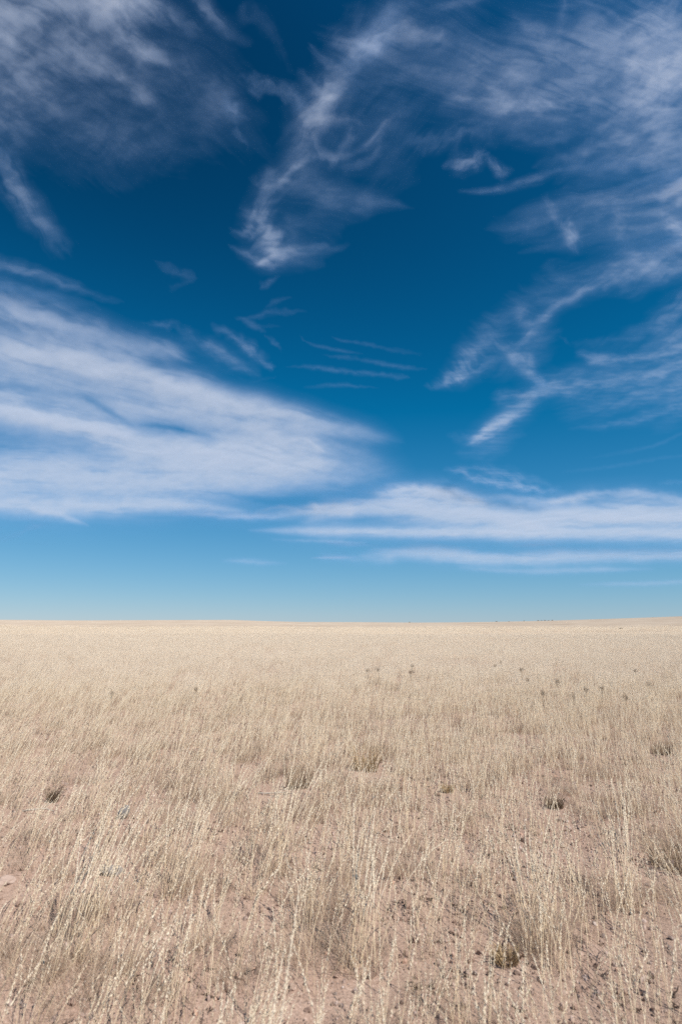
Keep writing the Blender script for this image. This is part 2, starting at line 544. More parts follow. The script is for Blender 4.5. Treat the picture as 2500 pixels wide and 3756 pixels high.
c = cloud('soft cloud sheet at the right edge holding two bright knots', 7700)
c.s(2, [(700, 1060, 45, .06), (830, 1040, 80, .18), (960, 1000, 95, .2), (1150, 930, 95, .22), (1380, 880, 100, .26), (1560, 870, 90, .34), (1720, 840, 80, .36)], fib=-14, warp=.4, Ls=5, Ln=.3)
c.s(2, [(950, 930, 26, .1), (970, 975, 36, .28), (985, 1020, 24, .1)], fib=70, warp=.6)
c.s(2, [(1030, 1040, 36, .2), (1060, 1085, 52, .46), (1075, 1130, 36, .3), (1085, 1165, 18, .1)], fib=70, warp=.6, Ls=2)
c.s(2, [(810, 1168, 12, .06), (910, 1145, 20, .16), (1010, 1130, 28, .22), (1060, 1120, 28, .14)], warp=.3, Ls=6)
c.s(2, [(1050, 1060, 120, .14), (1250, 1040, 150, .24), (1450, 1040, 170, .3), (1720, 1050, 170, .4)], fib=-16, warp=.4, Ls=4, Ln=.3)
c.s(2, [(1480, 1000, 30, .1), (1540, 1050, 50, .34), (1640, 1100, 60, .35)], fib=35, warp=.5)
c.s(2, [(1330, 910, 45, .12), (1430, 915, 50, .24), (1540, 880, 45, .24), (1640, 830, 40, .24)], warp=.5)
c.s(2, [(1450, 990, 30, .1), (1530, 950, 35, .22), (1650, 900, 40, .22)], warp=.5)
c.s(2, [(1260, 980, 30, .1), (1290, 1010, 40, .14), (1290, 1100, 60, .1)], warp=.6)

c = cloud('long arc of cirrus sweeping from the right edge to a feathered tip', 7400)
c.s(5, [(1720, 270, 120, .36), (1560, 330, 110, .36), (1400, 390, 100, .36), (1220, 455, 85, .3), (1080, 530, 68, .36), (950, 600, 58, .38), (850, 660, 52, .38), (780, 720, 58, .3), (720, 790, 65, .26), (660, 870, 45, .16)], fib=-30, warp=.4, Ls=5, Ln=.35, er=.55)
c.s(5, [(1720, 400, 90, .36), (1550, 440, 85, .34), (1350, 500, 85, .28), (1200, 560, 60, .16)], fib=-28, warp=.5, Ls=4, Ln=.35)
c.s(5, [(800, 450, 60, .08), (880, 500, 100, .14), (1050, 460, 110, .16), (1250, 380, 110, .16)], fib=-22, warp=.5, Ls=4, Ln=.3)
c.s(5, [(850, 560, 110, .12), (640, 680, 130, .16), (480, 800, 120, .16), (340, 920, 100, .16)], fib=22, warp=.5, Ls=3, Ln=.3)
c.s(5, [(640, 700, 50, .12), (670, 760, 60, .24), (700, 830, 50, .18)], fib=-60, warp=.5)
c.s(5, [(470, 870, 65, .14), (360, 950, 80, .26), (290, 1030, 70, .34), (200, 1085, 44, .32), (95, 1118, 16, .08)], fib=48, warp=.5, Ls=4, Ln=.28, er=.7)
c.s(5, [(220, 1100, 26, .2), (320, 1075, 50, .34), (420, 1020, 58, .26), (470, 980, 45, .12)], fib=-28, warp=.5, Ls=4, Ln=.35)
c.s(5, [(520, 900, 60, .18), (590, 930, 60, .24), (640, 990, 55, .24), (680, 1050, 56, .3), (765, 1098, 36, .4), (800, 1110, 16, .1)], fib=40, warp=.5, Ls=3, Ln=.35)
c.s(5, [(560, 970, 120, .14), (720, 920, 110, .18), (760, 820, 90, .14)], fib=-40, warp=.5)
c.s(5, [(600, 960, 40, .1), (690, 970, 45, .22), (720, 1030, 40, .15)], fib=60, warp=.6)

c = cloud('lower curved band of cirrus with a bright drooping left end', 6900)
c.s(5, [(1720, 850, 70, .36), (1560, 900, 66, .38), (1400, 945, 56, .36), (1220, 975, 50, .34), (1080, 965, 46, .36), (980, 942, 32, .22), (950, 940, 14, .06)], fib=-8, warp=.35, Ls=7, Ln=.4, er=.55)
c.s(5, [(1720, 950, 90, .32), (1500, 1020, 80, .3), (1300, 1070, 75, .28), (1080, 1110, 75, .32), (880, 1150, 72, .34), (740, 1180, 76, .3), (640, 1260, 78, .32), (540, 1330, 78, .38), (440, 1400, 66, .38), (350, 1440, 34, .22)], fib=-18, warp=.4, Ls=5, Ln=.35, er=.6)
c.s(5, [(680, 1270, 46, .18), (560, 1320, 58, .34), (450, 1385, 56, .42), (370, 1440, 32, .3)], fib=-32, warp=.4, Ls=4, Ln=.4)
c.s(5, [(500, 1210, 40, .14), (560, 1180, 50, .24), (680, 1170, 50, .24), (820, 1120, 50, .2), (960, 1080, 50, .12)], fib=-15, warp=.5, Ls=4)
c.s(5, [(780, 1060, 40, .08), (900, 1050, 50, .12), (1050, 1020, 50, .14), (1200, 1010, 40, .1)], fib=-15, warp=.4)
c.s(5, [(300, 1490, 50, .1), (430, 1480, 80, .2), (540, 1450, 70, .17), (650, 1405, 30, .05)], fib=-15, warp=.5)
c.s(5, [(220, 1400, 18, .06), (300, 1420, 36, .16), (380, 1400, 40, .16)], fib=25, warp=.5)
c.s(5, [(1720, 560, 120, .26), (1560, 680, 110, .3), (1450, 790, 100, .24), (1280, 850, 70, .14), (940, 875, 30, .07)], fib=-35, warp=.55, Ls=4, Ln=.35, er=.7)
c.s(5, [(1720, 760, 60, .26), (1550, 830, 60, .26), (1400, 890, 50, .2), (1280, 940, 40, .08)], fib=-28, warp=.4, Ls=6)
c.s(5, [(1720, 1070, 100, .3), (1500, 1160, 80, .24), (1250, 1210, 60, .16), (1050, 1250, 50, .08)], fib=-16, warp=.4, Ls=6, Ln=.3)
c.s(5, [(1720, 1170, 60, .28), (1500, 1250, 46, .25), (1300, 1315, 36, .22), (1120, 1350, 26, .17), (910, 1368, 12, .05)], warp=.35, Ls=8, er=.6)
c.s(5, [(1720, 1080, 220, .16), (1350, 1150, 180, .16), (950, 1230, 120, .1)], fib=-16, warp=.3, Ls=5, Ln=.25)
c.s(5, [(885, 840, 16, .1), (905, 870, 20, .16), (930, 890, 14, .05)], warp=.7)
c.s(5, [(1720, 1230, 60, .16), (1560, 1300, 60, .14), (1420, 1360, 50, .06)], fib=-16, warp=.4)

c = cloud('upper one of two hair thin streaks of cloud at the right edge', 6500)
c.s(5, [(1700, 1340, 16, .15), (1560, 1395, 16, .2), (1480, 1438, 15, .22), (1390, 1470, 12, .25), (1250, 1500, 16, .13), (1010, 1538, 12, .04)], warp=.3, Ls=9, er=.4)
c = cloud('lower one of two hair thin streaks of cloud at the right edge', 6450)
c.s(5, [(1700, 1510, 14, .16), (1560, 1525, 14, .17), (1400, 1545, 15, .16), (1230, 1575, 16, .2), (1060, 1598, 14, .14), (860, 1620, 14, .05)], warp=.3, Ls=9, er=.4)
c.s(7, [(1450, 155, 10, .1), (1490, 152, 14, .3), (1568, 148, 14, .34), (1680, 140, 14, .3)], warp=.5)

c = cloud('small comb shaped wisp of cloud floating above the low right bank', 6000)
c.s(7, [(480, 90, 16, .12), (540, 95, 26, .42), (590, 125, 32, .38), (700, 152, 36, .42), (830, 172, 32, .44), (930, 188, 20, .4), (1040, 186, 9, .06)], fib=22, warp=.4, Ls=5, Ln=.35)
c.s(7, [(570, 75, 18, .16), (640, 85, 26, .26), (740, 105, 34, .3), (860, 135, 30, .22), (1000, 176, 14, .08)], fib=28, warp=.45, Ls=4, Ln=.3)
c.s(7, [(460, 128, 9, .15), (485, 138, 9, .26)], warp=.4)
c.s(7, [(500, 145, 18, .12), (570, 160, 16, .16), (640, 170, 12, .06)], warp=.4)

c = cloud('long flat white cloud bank low on the right above the horizon', 5200, 'cloud_bank')
c.s(7, [(-120, 300, 60, .28), (60, 270, 62, .5), (220, 255, 85, .58), (400, 270, 105, .6), (620, 300, 100, .6), (850, 330, 92, .62), (1080, 320, 100, .64), (1330, 310, 110, .64), (1568, 315, 112, .62), (1760, 315, 110, .6)], fib=3, warp=.25, Ls=5, Ln=.3, er=.4)
c.s(7, [(-420, 372, 10, .1), (-260, 372, 22, .34), (-60, 378, 34, .52), (250, 382, 36, .56), (650, 385, 38, .52), (1100, 388, 40, .48), (1568, 390, 44, .46), (1760, 390, 44, .46)], warp=.2, Ls=14, Ln=.5, er=.35)
c.s(7, [(170, 215, 26, .2), (260, 190, 36, .46), (380, 185, 40, .52), (500, 205, 44, .48), (640, 240, 36, .25)], fib=10, warp=.5, Ls=3, er=.6)
c.s(7, [(690, 222, 16, .12), (780, 225, 24, .26), (900, 240, 28, .3), (1030, 236, 26, .42), (1140, 210, 34, .36), (1250, 205, 30, .3), (1350, 200, 34, .38), (1480, 222, 28, .28), (1600, 235, 26, .2)], fib=10, warp=.7, Ls=3, er=.7)
c.s(7, [(-60, 322, 16, -.1), (60, 325, 22, -.3), (250, 318, 20, -.26), (380, 315, 12, -.1)], warp=.3)
c.s(6, [(820, 225, 18, .12), (960, 238, 22, .34), (1120, 245, 20, .34), (1300, 235, 30, .34), (1460, 215, 38, .44), (1600, 215, 50, .44)], fib=-3, warp=.35, Ls=6, Ln=.3)
c.s(6, [(1180, 218, 12, .1), (1290, 200, 14, .24), (1380, 215, 14, .15)], warp=.4)
c.s(6, [(1400, 205, 16, .14), (1435, 195, 20, .36), (1470, 215, 20, .25)], warp=.5)
c.s(6, [(1250, 350, 7, .08), (1400, 356, 10, .22), (1568, 362, 12, .24), (1680, 368, 8, .1)], warp=.3)

c = cloud('thin pale cloud band lying just beneath the long right bank', 4600, 'cloud_bank')
c.s(7, [(100, 480, 22, .1), (220, 478, 40, .28), (380, 475, 54, .42), (560, 490, 52, .44), (760, 505, 46, .42), (1000, 495, 50, .42), (1250, 490, 46, .38), (1568, 486, 42, .38), (1760, 486, 42, .36)], fib=2, warp=.25, Ls=8, Ln=.3, er=.4)
c.s(7, [(540, 545, 12, .08), (760, 558, 16, .18), (950, 560, 20, .24), (1200, 552, 18, .24), (1430, 550, 10, .06)], warp=.25, Ls=12, er=.4)
c.s(7, [(800, 442, 10, .1), (880, 438, 12, .2), (980, 436, 9, .14)], warp=.3)
c.s(7, [(-60, 430, 12, .1), (40, 437, 14, .18), (180, 440, 10, .05)], warp=.3, Ls=8)
c.s(7, [(-80, 490, 30, .08), (50, 500, 34, .14), (220, 505, 34, .16)], warp=.3, Ls=8)
c = cloud('lowest faint streak of cloud near the right end of the horizon', 3800, 'cloud_bank')
c.s(7, [(1100, 620, 8, .05), (1230, 617, 13, .17), (1400, 616, 15, .2), (1568, 608, 14, .2), (1760, 604, 12, .18)], warp=.25, Ls=12, er=.4)
c = cloud('short faint streak of cloud low over the middle of the horizon', 4000, 'cloud_bank')
c.s(6, [(1030, 448, 12, .06), (1120, 449, 18, .2), (1210, 455, 18, .18), (1310, 460, 10, .05)], warp=.3, Ls=8, er=.4)
c = cloud('narrow bright dash of cloud right of the faint middle streak', 4050, 'cloud_bank')
c.s(6, [(1430, 435, 5, .12), (1500, 433, 8, .32), (1570, 432, 8, .3), (1650, 431, 5, .1)], warp=.25, Ls=8, er=.3)

c = cloud('huge bright white cloud bank spreading in from the left', 6100, 'cloud_bank')
c.s(4, [(-150, 400, 110, .48), (0, 410, 110, .5), (150, 430, 112, .52), (400, 485, 110, .54), (620, 535, 92, .54), (850, 600, 74, .55), (1050, 645, 60, .48), (1250, 690, 50, .36), (1400, 728, 42, .2), (1510, 745, 36, .04)], fib=14, warp=.3, Ls=6, Ln=.35, er=.4)
c.s(4, [(-150, 240, 80, .28), (60, 260, 90, .36), (200, 310, 95, .34), (380, 370, 85, .3), (560, 400, 65, .28), (660, 405, 45, .3), (720, 430, 30, .08)], fib=22, warp=.55, Ls=3, Ln=.4, er=.65)
c.s(4, [(-150, 520, 100, .3), (150, 550, 90, .32), (450, 620, 90, .38), (760, 660, 75, .44), (1000, 700, 60, .4), (1200, 740, 50, .25)], fib=14, warp=.3, Ls=7, Ln=.25, er=.5)
c.s(4, [(-150, 610, 100, .58), (0, 625, 95, .6), (180, 665, 90, .62), (380, 715, 78, .6), (580, 775, 82, .52), (820, 790, 96, .52), (1020, 805, 100, .58), (1180, 830, 80, .48), (1280, 865, 66, .24), (1440, 895, 55, .08)], fib=12, warp=.3, Ls=6, Ln=.35, er=.35)
c.s(4, [(-150, 880, 170, .52), (200, 890, 170, .52), (550, 890, 160, .52), (850, 890, 130, .5), (1080, 890, 100, .4), (1260, 900, 80, .22), (1400, 905, 60, .06)], fib=4, warp=.25, Ls=6, Ln=.25, er=.35)
c.s(4, [(-150, 985, 45, .4), (150, 1005, 46, .44), (420, 1005, 44, .46), (620, 1000, 38, .42), (800, 1005, 30, .34), (960, 1035, 20, .2), (1080, 1045, 12, .05)], fib=2, warp=.3, Ls=8, Ln=.35, er=.4)
c.s(4, [(520, 692, 12, -.1), (600, 697, 18, -.4), (700, 712, 22, -.5), (800, 735, 12, -.15)], warp=.3)
c.s(4, [(240, 570, 24, -.1), (340, 595, 28, -.34), (430, 650, 24, -.34), (500, 690, 16, -.15)], warp=.4)
c.s(4, [(-150, 530, 30, -.25), (0, 545, 30, -.3), (160, 560, 26, -.2), (300, 590, 20, -.1)], warp=.3)
c.s(4, [(320, 862, 12, -.05), (360, 866, 16, -.22), (420, 872, 12, -.05)], warp=.4)
c.s(4, [(-20, 775, 16, -.25), (60, 780, 14, -.15), (150, 785, 10, -.05)], warp=.3)
c.s(4, [(900, 965, 14, -.1), (1040, 985, 24, -.5), (1180, 985, 24, -.4), (1280, 970, 20, -.1)], warp=.3)
c.s(4, [(860, 735, 40, .14), (980, 750, 55, .24), (1100, 780, 50, .24), (1200, 800, 30, .2)], fib=15, warp=.4)
c.s(4, [(1110, 748, 12, .08), (1180, 757, 14, .26), (1232, 792, 13, .26)], warp=.6, Ls=2)
c.s(4, [(1150, 720, 80, .2), (1330, 790, 110, .2), (1480, 880, 90, .08)], fib=20, warp=.5, er=.6)
c.s(4, [(1250, 800, 60, .14), (1380, 840, 60, .08)], fib=20, warp=.4)
c.s(6, [(160, 215, 28, .25), (280, 240, 26, .34), (350, 265, 16, .3), (405, 285, 6, .1)], warp=.35, Ls=6)

c = cloud('tattered wisps of cloud along the top edge of the huge left bank', 6300)
c.s(8, [(-40, 430, 28, .06), (70, 480, 38, .22), (170, 540, 56, .3), (220, 600, 52, .3), (290, 640, 42, .2), (335, 688, 28, .32), (370, 690, 14, .08)], fib=45, warp=.7, er=.7, Ls=3, Ln=.4)
c.s(8, [(-60, 560, 60, .18), (60, 630, 55, .24), (160, 690, 42, .16), (260, 730, 24, .05)], fib=35, warp=.5, Ls=4)
c.s(8, [(-200, 480, 60, .1), (0, 600, 90, .12), (200, 720, 90, .08)], fib=35, warp=.5)
c.s(8, [(310, 498, 14, .14), (360, 535, 20, .26), (400, 585, 16, .08)], fib=45, warp=.6)
c.s(4, [(560, 298, 14, .1), (630, 300, 18, .32), (690, 325, 26, .14), (760, 380, 24, .06)], fib=15, warp=.6)
c.s(8, [(210, 790, 14, .06), (300, 765, 14, .12), (370, 752, 8, .05)], warp=.4)

c = cloud('zigzag wisp of cloud under the foot of the central plume', 6700)
c.s(8, [(120, 375, 14, .06), (170, 400, 26, .24), (220, 428, 26, .3), (300, 468, 16, .08)], fib=25, warp=.5)
c.s(8, [(200, 385, 20, .14), (310, 345, 32, .24), (430, 340, 28, .24), (560, 338, 12, .04)], fib=-6, warp=.4, Ls=5)
c.s(8, [(310, 300, 16, .12), (370, 268, 22, .24), (460, 248, 12, .06)], fib=-20, warp=.45)
c.s(8, [(210, 430, 16, .08), (330, 430, 18, .1), (420, 428, 10, .03)], warp=.4)
c = cloud('short slanting dash of cloud between plume and zigzag wisp', 6750)
c.s(8, [(262, 150, 12, .1), (300, 172, 26, .3), (345, 138, 26, .3), (395, 108, 12, .06)], fib=-38, warp=.5)

for i, (pts, lab) in enumerate([
    ([(525, 492, 7, .1), (570, 535, 11, .26), (670, 565, 14, .26), (780, 585, 13, .26), (920, 605, 8, .08)], 'first and highest on the left of five fine cloud ripples'),
    ([(720, 498, 8, .08), (800, 525, 11, .26), (930, 538, 14, .26), (1050, 570, 13, .22), (1180, 590, 24, .12), (1300, 610, 20, .03)], 'cloud ripple at the top right of the five fine ripples'),
    ([(650, 612, 10, .06), (780, 628, 18, .2), (900, 640, 18, .22), (1040, 668, 16, .28), (1180, 690, 20, .3), (1330, 706, 9, .1)], 'cloud ripple in the middle of the five fine ripples'),
    ([(450, 685, 9, .06), (580, 692, 18, .26), (720, 705, 20, .34), (860, 724, 20, .3), (1020, 738, 20, .32), (1140, 752, 22, .32), (1215, 755, 14, .12)], 'longest and brightest of the five fine cloud ripples'),
    ([(560, 820, 12, .06), (700, 806, 20, .2), (800, 803, 18, .28), (890, 815, 11, .24), (1030, 822, 8, .05)], 'lowest and shortest of the five fine cloud ripples')]):
    c = cloud(lab, 6400 - i * 25)
    c.s(8, pts, warp=.35, Ls=8, Ln=.6, er=.45)

c = cloud('upper faint slanting streak above the huge left cloud bank', 7050)
c.s(4, [(-150, 50, 36, .24), (0, 72, 36, .28), (150, 112, 34, .27), (280, 160, 28, .18), (460, 220, 18, .04)], warp=.35, Ls=7, er=.5)
c = cloud('lower faint slanting streak above the huge left cloud bank', 7000)
c.s(4, [(-150, 120, 46, .18), (0, 140, 44, .18), (150, 185, 34, .15), (370, 240, 20, .04)], warp=.35, Ls=7, er=.5)
c = cloud('isolated little feather of cloud in blue sky left of the plume foot', 6950)
c.s(4, [(595, 72, 12, .08), (660, 98, 24, .2), (710, 110, 24, .24), (740, 128, 16, .14)], fib=20, warp=.5, Ls=4)
c.s(4, [(730, 135, 16, .1), (650, 165, 22, .08)], warp=.5)

c = cloud('forked wisp of cloud at the left end of the horizon', 4400)
c.s(6, [(-60, 365, 24, .18), (60, 335, 26, .26), (120, 305, 22, .36), (180, 285, 15, .36), (255, 266, 7, .1)], fib=-20, warp=.4, Ls=5)
c.s(6, [(85, 225, 14, .12), (140, 262, 14, .26), (175, 288, 10, .26)], warp=.4)
c.s(6, [(-60, 300, 14, .3), (20, 305, 8, .08)], warp=.4)
c.s(6, [(-60, 415, 6, .14), (50, 415, 5, .08)], warp=.3)
c.s(6, [(60, 372, 12, .1), (200, 370, 12, .1), (370, 373, 8, .03)], warp=.3, Ls=8)
for c in CL:
    c.build()

# ------------------------------------------------------------------ terrain
RIDGE_X = np.array([-4000, -1500, 0, 300, 600, 854, 960, 1100, 1300, 1530, 1700, 1820, 2000, 2200, 2500, 4000, 6500], float)
RIDGE_Y = np.array([2272, 2274, 2276, 2277.5, 2276, 2275, 2278.5, 2282, 2282.5, 2284, 2283, 2281.5, 2278, 2273, 2265, 2252, 2248], float)


def terrain(x, y):
    x = np.asarray(x, float); y = np.asarray(y, float)
    r = np.hypot(x, y) + 1e-6
    z = .05 * (fbm(x / 1.1, y / 1.1, 4, 300) - .5) + .04 * (fbm(x / .26, y / .26, 4, 310) - .5) + .012 * np.abs(fbm(x / .07, y / .07, 2, 315) - .5)
    z = z * np.clip(40 / r, .1, 1)
    z = z + .5 * (fbm(x / 30, y / 30, 3, 320) - .5) * sstep(12, 60, r) + 2.2 * (fbm(x / 170 + 3, y / 170, 3, 330) - .5) * sstep(60, 300, r)
    # the long swell that makes the skyline
    az = np.clip(x / np.maximum(y, .02 * r), -2.1, 2.1) * F + 1250
    el = (2290 - np.interp(az, RIDGE_X, RIDGE_Y)) / F
    top = EYE + 1100 * el
    k = sstep(150, 1100, r) ** 1.3
    z = z * (1 - .93 * sstep(500, 1000, r)) + k * (top - 0) - sstep(1150, 4000, r) * 40
    return z


def ground_material():
    m, N = new_mat('gritty_soil')
    g = N.n('ShaderNodeNewGeometry')
    P = g.outputs['Position']
    big = N.noise(P, .35, 4, .6)
    mid = N.noise(P, 3.2, 5, .65)
    fine = N.noise(P, 55, 5, .75)
    vor = N.n('ShaderNodeTexVoronoi', feature='F1')
    vor.inputs['Scale'].default_value = 140
    N.l(P, vor.inputs['Vector'])
    grit = N.ramp(N.math('ADD', N.math('MULTIPLY', vor.outputs['Color'], 1.0), 0.0), [(0, (.21, .135, .10)), (.35, (.36, .24, .18)), (.7, (.45, .315, .245)), (1, (.60, .47, .39))])
    base = N.ramp(mid, [(.25, (.27, .18, .135)), (.5, (.37, .255, .195)), (.8, (.45, .33, .265))])
    c = N.mix(.45, base, grit)
    c = N.mix(N.ramp(fine, [(.36, .8), (.5, 0.)]), c, (.13, .09, .07))
    c = N.mix(N.ramp(big, [(.4, 0.), (.7, .35)]), c, (.44, .33, .25))
    # beyond the resolved grass the sward itself is the surface
    ln = N.n('ShaderNodeVectorMath', operation='LENGTH')
    N.l(P, ln.inputs[0])
    far = N.n('ShaderNodeMapRange', interpolation_type='SMOOTHSTEP')
    N.l(ln.outputs['Value'], far.inputs[0])
    far.inputs[1].default_value = 25
    far.inputs[2].default_value = 260
    f1 = N.noise(P, .045, 6, .65)
    f2 = N.noise(P, .011, 4, .6)
    sw = N.ramp(N.math('ADD', N.math('MULTIPLY', f1, .6), N.math('MULTIPLY', f2, .4)), [(.36, (.36, .28, .21)), (.5, (.435, .35, .27)), (.64, (.50, .41, .32))])
    c = N.mix(far.outputs[0], c, sw)
    b = N.n('ShaderNodeBsdfDiffuse')
    b.inputs['Roughness'].default_value = .5
    N.l(c, b.inputs['Color'])
    bp = N.n('ShaderNodeBump')
    bp.inputs['Strength'].default_value = .55
    bp.inputs['Distance'].default_value = .012
    N.l(N.math('ADD', N.math('MULTIPLY', fine, .7), N.math('MULTIPLY', vor.outputs['Distance'], .6)), bp.inputs['Height'])
    N.l(bp.outputs[0], b.inputs['Normal'])
    o = N.n('ShaderNodeOutputMaterial')
    N.l(b.outputs[0], o.inputs['Surface'])
    return m


def build_ground():
    rr = [.35]
    while rr[-1] < 28: rr.append(rr[-1] * 1.011)
    while rr[-1] < 9000: rr.append(rr[-1] * 1.035)
    rr = np.array(rr)
    a = np.concatenate([np.linspace(-42, 42, 500), np.linspace(42, 318, 110)[1:-1]])
    a = np.radians(a)
    A, RR = np.meshgrid(a, rr)
    x, y = RR * np.sin(A), RR * np.cos(A)
    z = terrain(x, y)
    n = len(a)
    i = np.arange(len(rr) - 1)[:, None] * n
    j = np.arange(n)[None, :]
    j2 = (j + 1) % n
    q = np.stack([i + j, i + n + j, i + n + j2, i + j2], -1).reshape(-1, 4)
    v = np.stack([x, y, z], -1).reshape(-1, 3)
    v = np.vstack([v, [0, 0, terrain(0, 0.01)]])
    t = np.stack([np.full(n, len(v) - 1), j[0], j2[0]], -1)
    me = mesh_from('ground', v, tris=t, quads=q, mat=ground_material(), smooth=True)
    o = link(bpy.data.objects.new('ground', me))
    tag(o, 'wide plain of pinkish gritty soil rising to a long low skyline', None, None, 'structure')
    return o


build_ground()


# ------------------------------------------------------------------ dry grass
def straw(name, pale, dark, trans, rough=.6, inst=.35):
    m, N = new_mat(name)
    at = N.n('ShaderNodeAttribute', attribute_name='tint')
    oi = N.n('ShaderNodeObjectInfo')
    f = N.math('ADD', at.outputs['Fac'], N.math('MULTIPLY', N.math('SUBTRACT', oi.outputs['Random'], .5), inst), clamp=True)
    c = N.ramp(f, [(0, dark), (1, pale)])
    d = N.n('ShaderNodeBsdfDiffuse')
    t = N.n('ShaderNodeBsdfTranslucent')
    N.l(c, d.inputs['Color']); N.l(c, t.inputs['Color'])
    gl = N.n('ShaderNodeBsdfGlossy')
    gl.inputs['Roughness'].default_value = .45
    gl.inputs['Color'].default_value = (.9, .85, .75, 1)
    mx = N.n('ShaderNodeMixShader'); mx.inputs[0].default_value = trans
    N.l(d.outputs[0], mx.inputs[1]); N.l(t.outputs[0], mx.inputs[2])
    m2 = N.n('ShaderNodeMixShader'); m2.inputs[0].default_value = .05
    N.l(mx.outputs[0], m2.inputs[1]); N.l(gl.outputs[0], m2.inputs[2])
    o = N.n('ShaderNodeOutputMaterial')
    N.l(m2.outputs[0], o.inputs['Surface'])
    return m


M_STEM = straw('straw_stem', (.88, .715, .50), (.60, .44, .275), .08)
M_SEED = straw('seed_husk', (.85, .725, .555), (.68, .55, .39), .12)
M_STEM_FAR = straw('straw_stem_pale', (.855, .705, .525), (.58, .44, .305), .08)
M_SEED_FAR = straw('seed_husk_pale', (.84, .72, .575), (.66, .545, .415), .12)
M_LEAF = straw('dead_leaf', (.72, .575, .43), (.42, .31, .22), .28)


class Buf:
    def __init__(s):
        s.v, s.t, s.a, s.n = [], [], [], 0

    def add(s, v, t, tint):
        v = np.asarray(v, float)
        s.v.append(v); s.t.append(np.asarray(t) + s.n); s.a.append(np.broadcast_to(tint, len(v)).astype(float)); s.n += len(v)

    def mesh(s, name, mat):
        return mesh_from(name, np.vstack(s.v), tris=np.vstack(s.t), mat=mat, attrs={'tint': np.concatenate(s.a)})

    def arrays(s):
        return np.vstack(s.v), np.vstack(s.t), np.concatenate(s.a)


def tube(buf, pts, r0, r1, tint, sides=3):
    pts = np.asarray(pts, float)
    n = len(pts)
    d = np.gradient(pts, axis=0)
    d /= np.linalg.norm(d, axis=1)[:, None] + 1e-9
    ref = np.array([1., .17, .05])
    u = np.cross(d, ref); u /= np.linalg.norm(u, axis=1)[:, None] + 1e-9
    w_ = np.cross(d, u)
    rad = np.linspace(r0, r1, n)[:, None]
    rings = []
    for k in range(sides):
        a = 2 * math.pi * k / sides
        rings.append(pts + rad * (u * math.cos(a) + w_ * math.sin(a)))
    v = np.stack(rings, 1).reshape(-1, 3)
    t = []
    for i in range(n - 1):
        for k in range(sides):
            a, b = i * sides + k, i * sides + (k + 1) % sides
            t += [(a, b, b + sides), (a, b + sides, a + sides)]
    buf.add(v, t, tint)


def ribbon(buf, pts, w0, tint, rg):
    """thin tapering leaf blade, folded along its middle"""
    pts = np.asarray(pts, float)
    n = len(pts)
    d = np.gradient(pts, axis=0)
    d /= np.linalg.norm(d, axis=1)[:, None] + 1e-9
    ref = rg.normal(size=3)
    u = np.cross(d, ref); u /= np.linalg.norm(u, axis=1)[:, None] + 1e-9
    wd = (w0 * np.linspace(1, .12, n))[:, None]
    v = np.stack([pts - u * wd, pts + u * wd], 1).reshape(-1, 3)
    t = []
    for i in range(n - 1):
        a = 2 * i
        t += [(a, a + 1, a + 3), (a, a + 3, a + 2)]
    buf.add(v, t, tint)


def husk(buf, p, d, ln, wd, tint, rg):
    """one spikelet: a slim folded boat of two glumes"""
    d = d / (np.linalg.norm(d) + 1e-9)
    u = np.cross(d, rg.normal(size=3)); u /= np.linalg.norm(u) + 1e-9
    w_ = np.cross(d, u)
    m = p + d * ln * .42
    v = [p, m + u * wd, m + w_ * wd * .8, m - u * wd, m - w_ * wd * .8, p + d * ln]
    t = [(0, 1, 2), (0, 2, 3), (0, 3, 4), (0, 4, 1), (5, 2, 1), (5, 3, 2), (5, 4, 3), (5, 1, 4)]
    buf.add(v, t, tint)


def stalk_path(base, h, lean0, lean1, head, n, rg):
    """a culm that leaves the ground steeply and nods over towards its tip"""
    s = np.linspace(0, 1, n)
    lean = lean0 + (lean1 - lean0) * s ** 1.5
    hd = head + .12 * np.sin(s * 3 + rg.random() * 6)
    st = h / (n - 1)
    dx = np.sin(lean) * np.sin(hd) * st; dy = np.sin(lean) * np.cos(hd) * st; dz = np.cos(lean) * st
    p = np.stack([np.cumsum(dx), np.cumsum(dy), np.cumsum(dz)], 1)
    return np.asarray(base) + np.vstack([[0, 0, 0], p[:-1]])


WIND = R(15)                       # the wind leans the grass away from the viewer and a little to the right


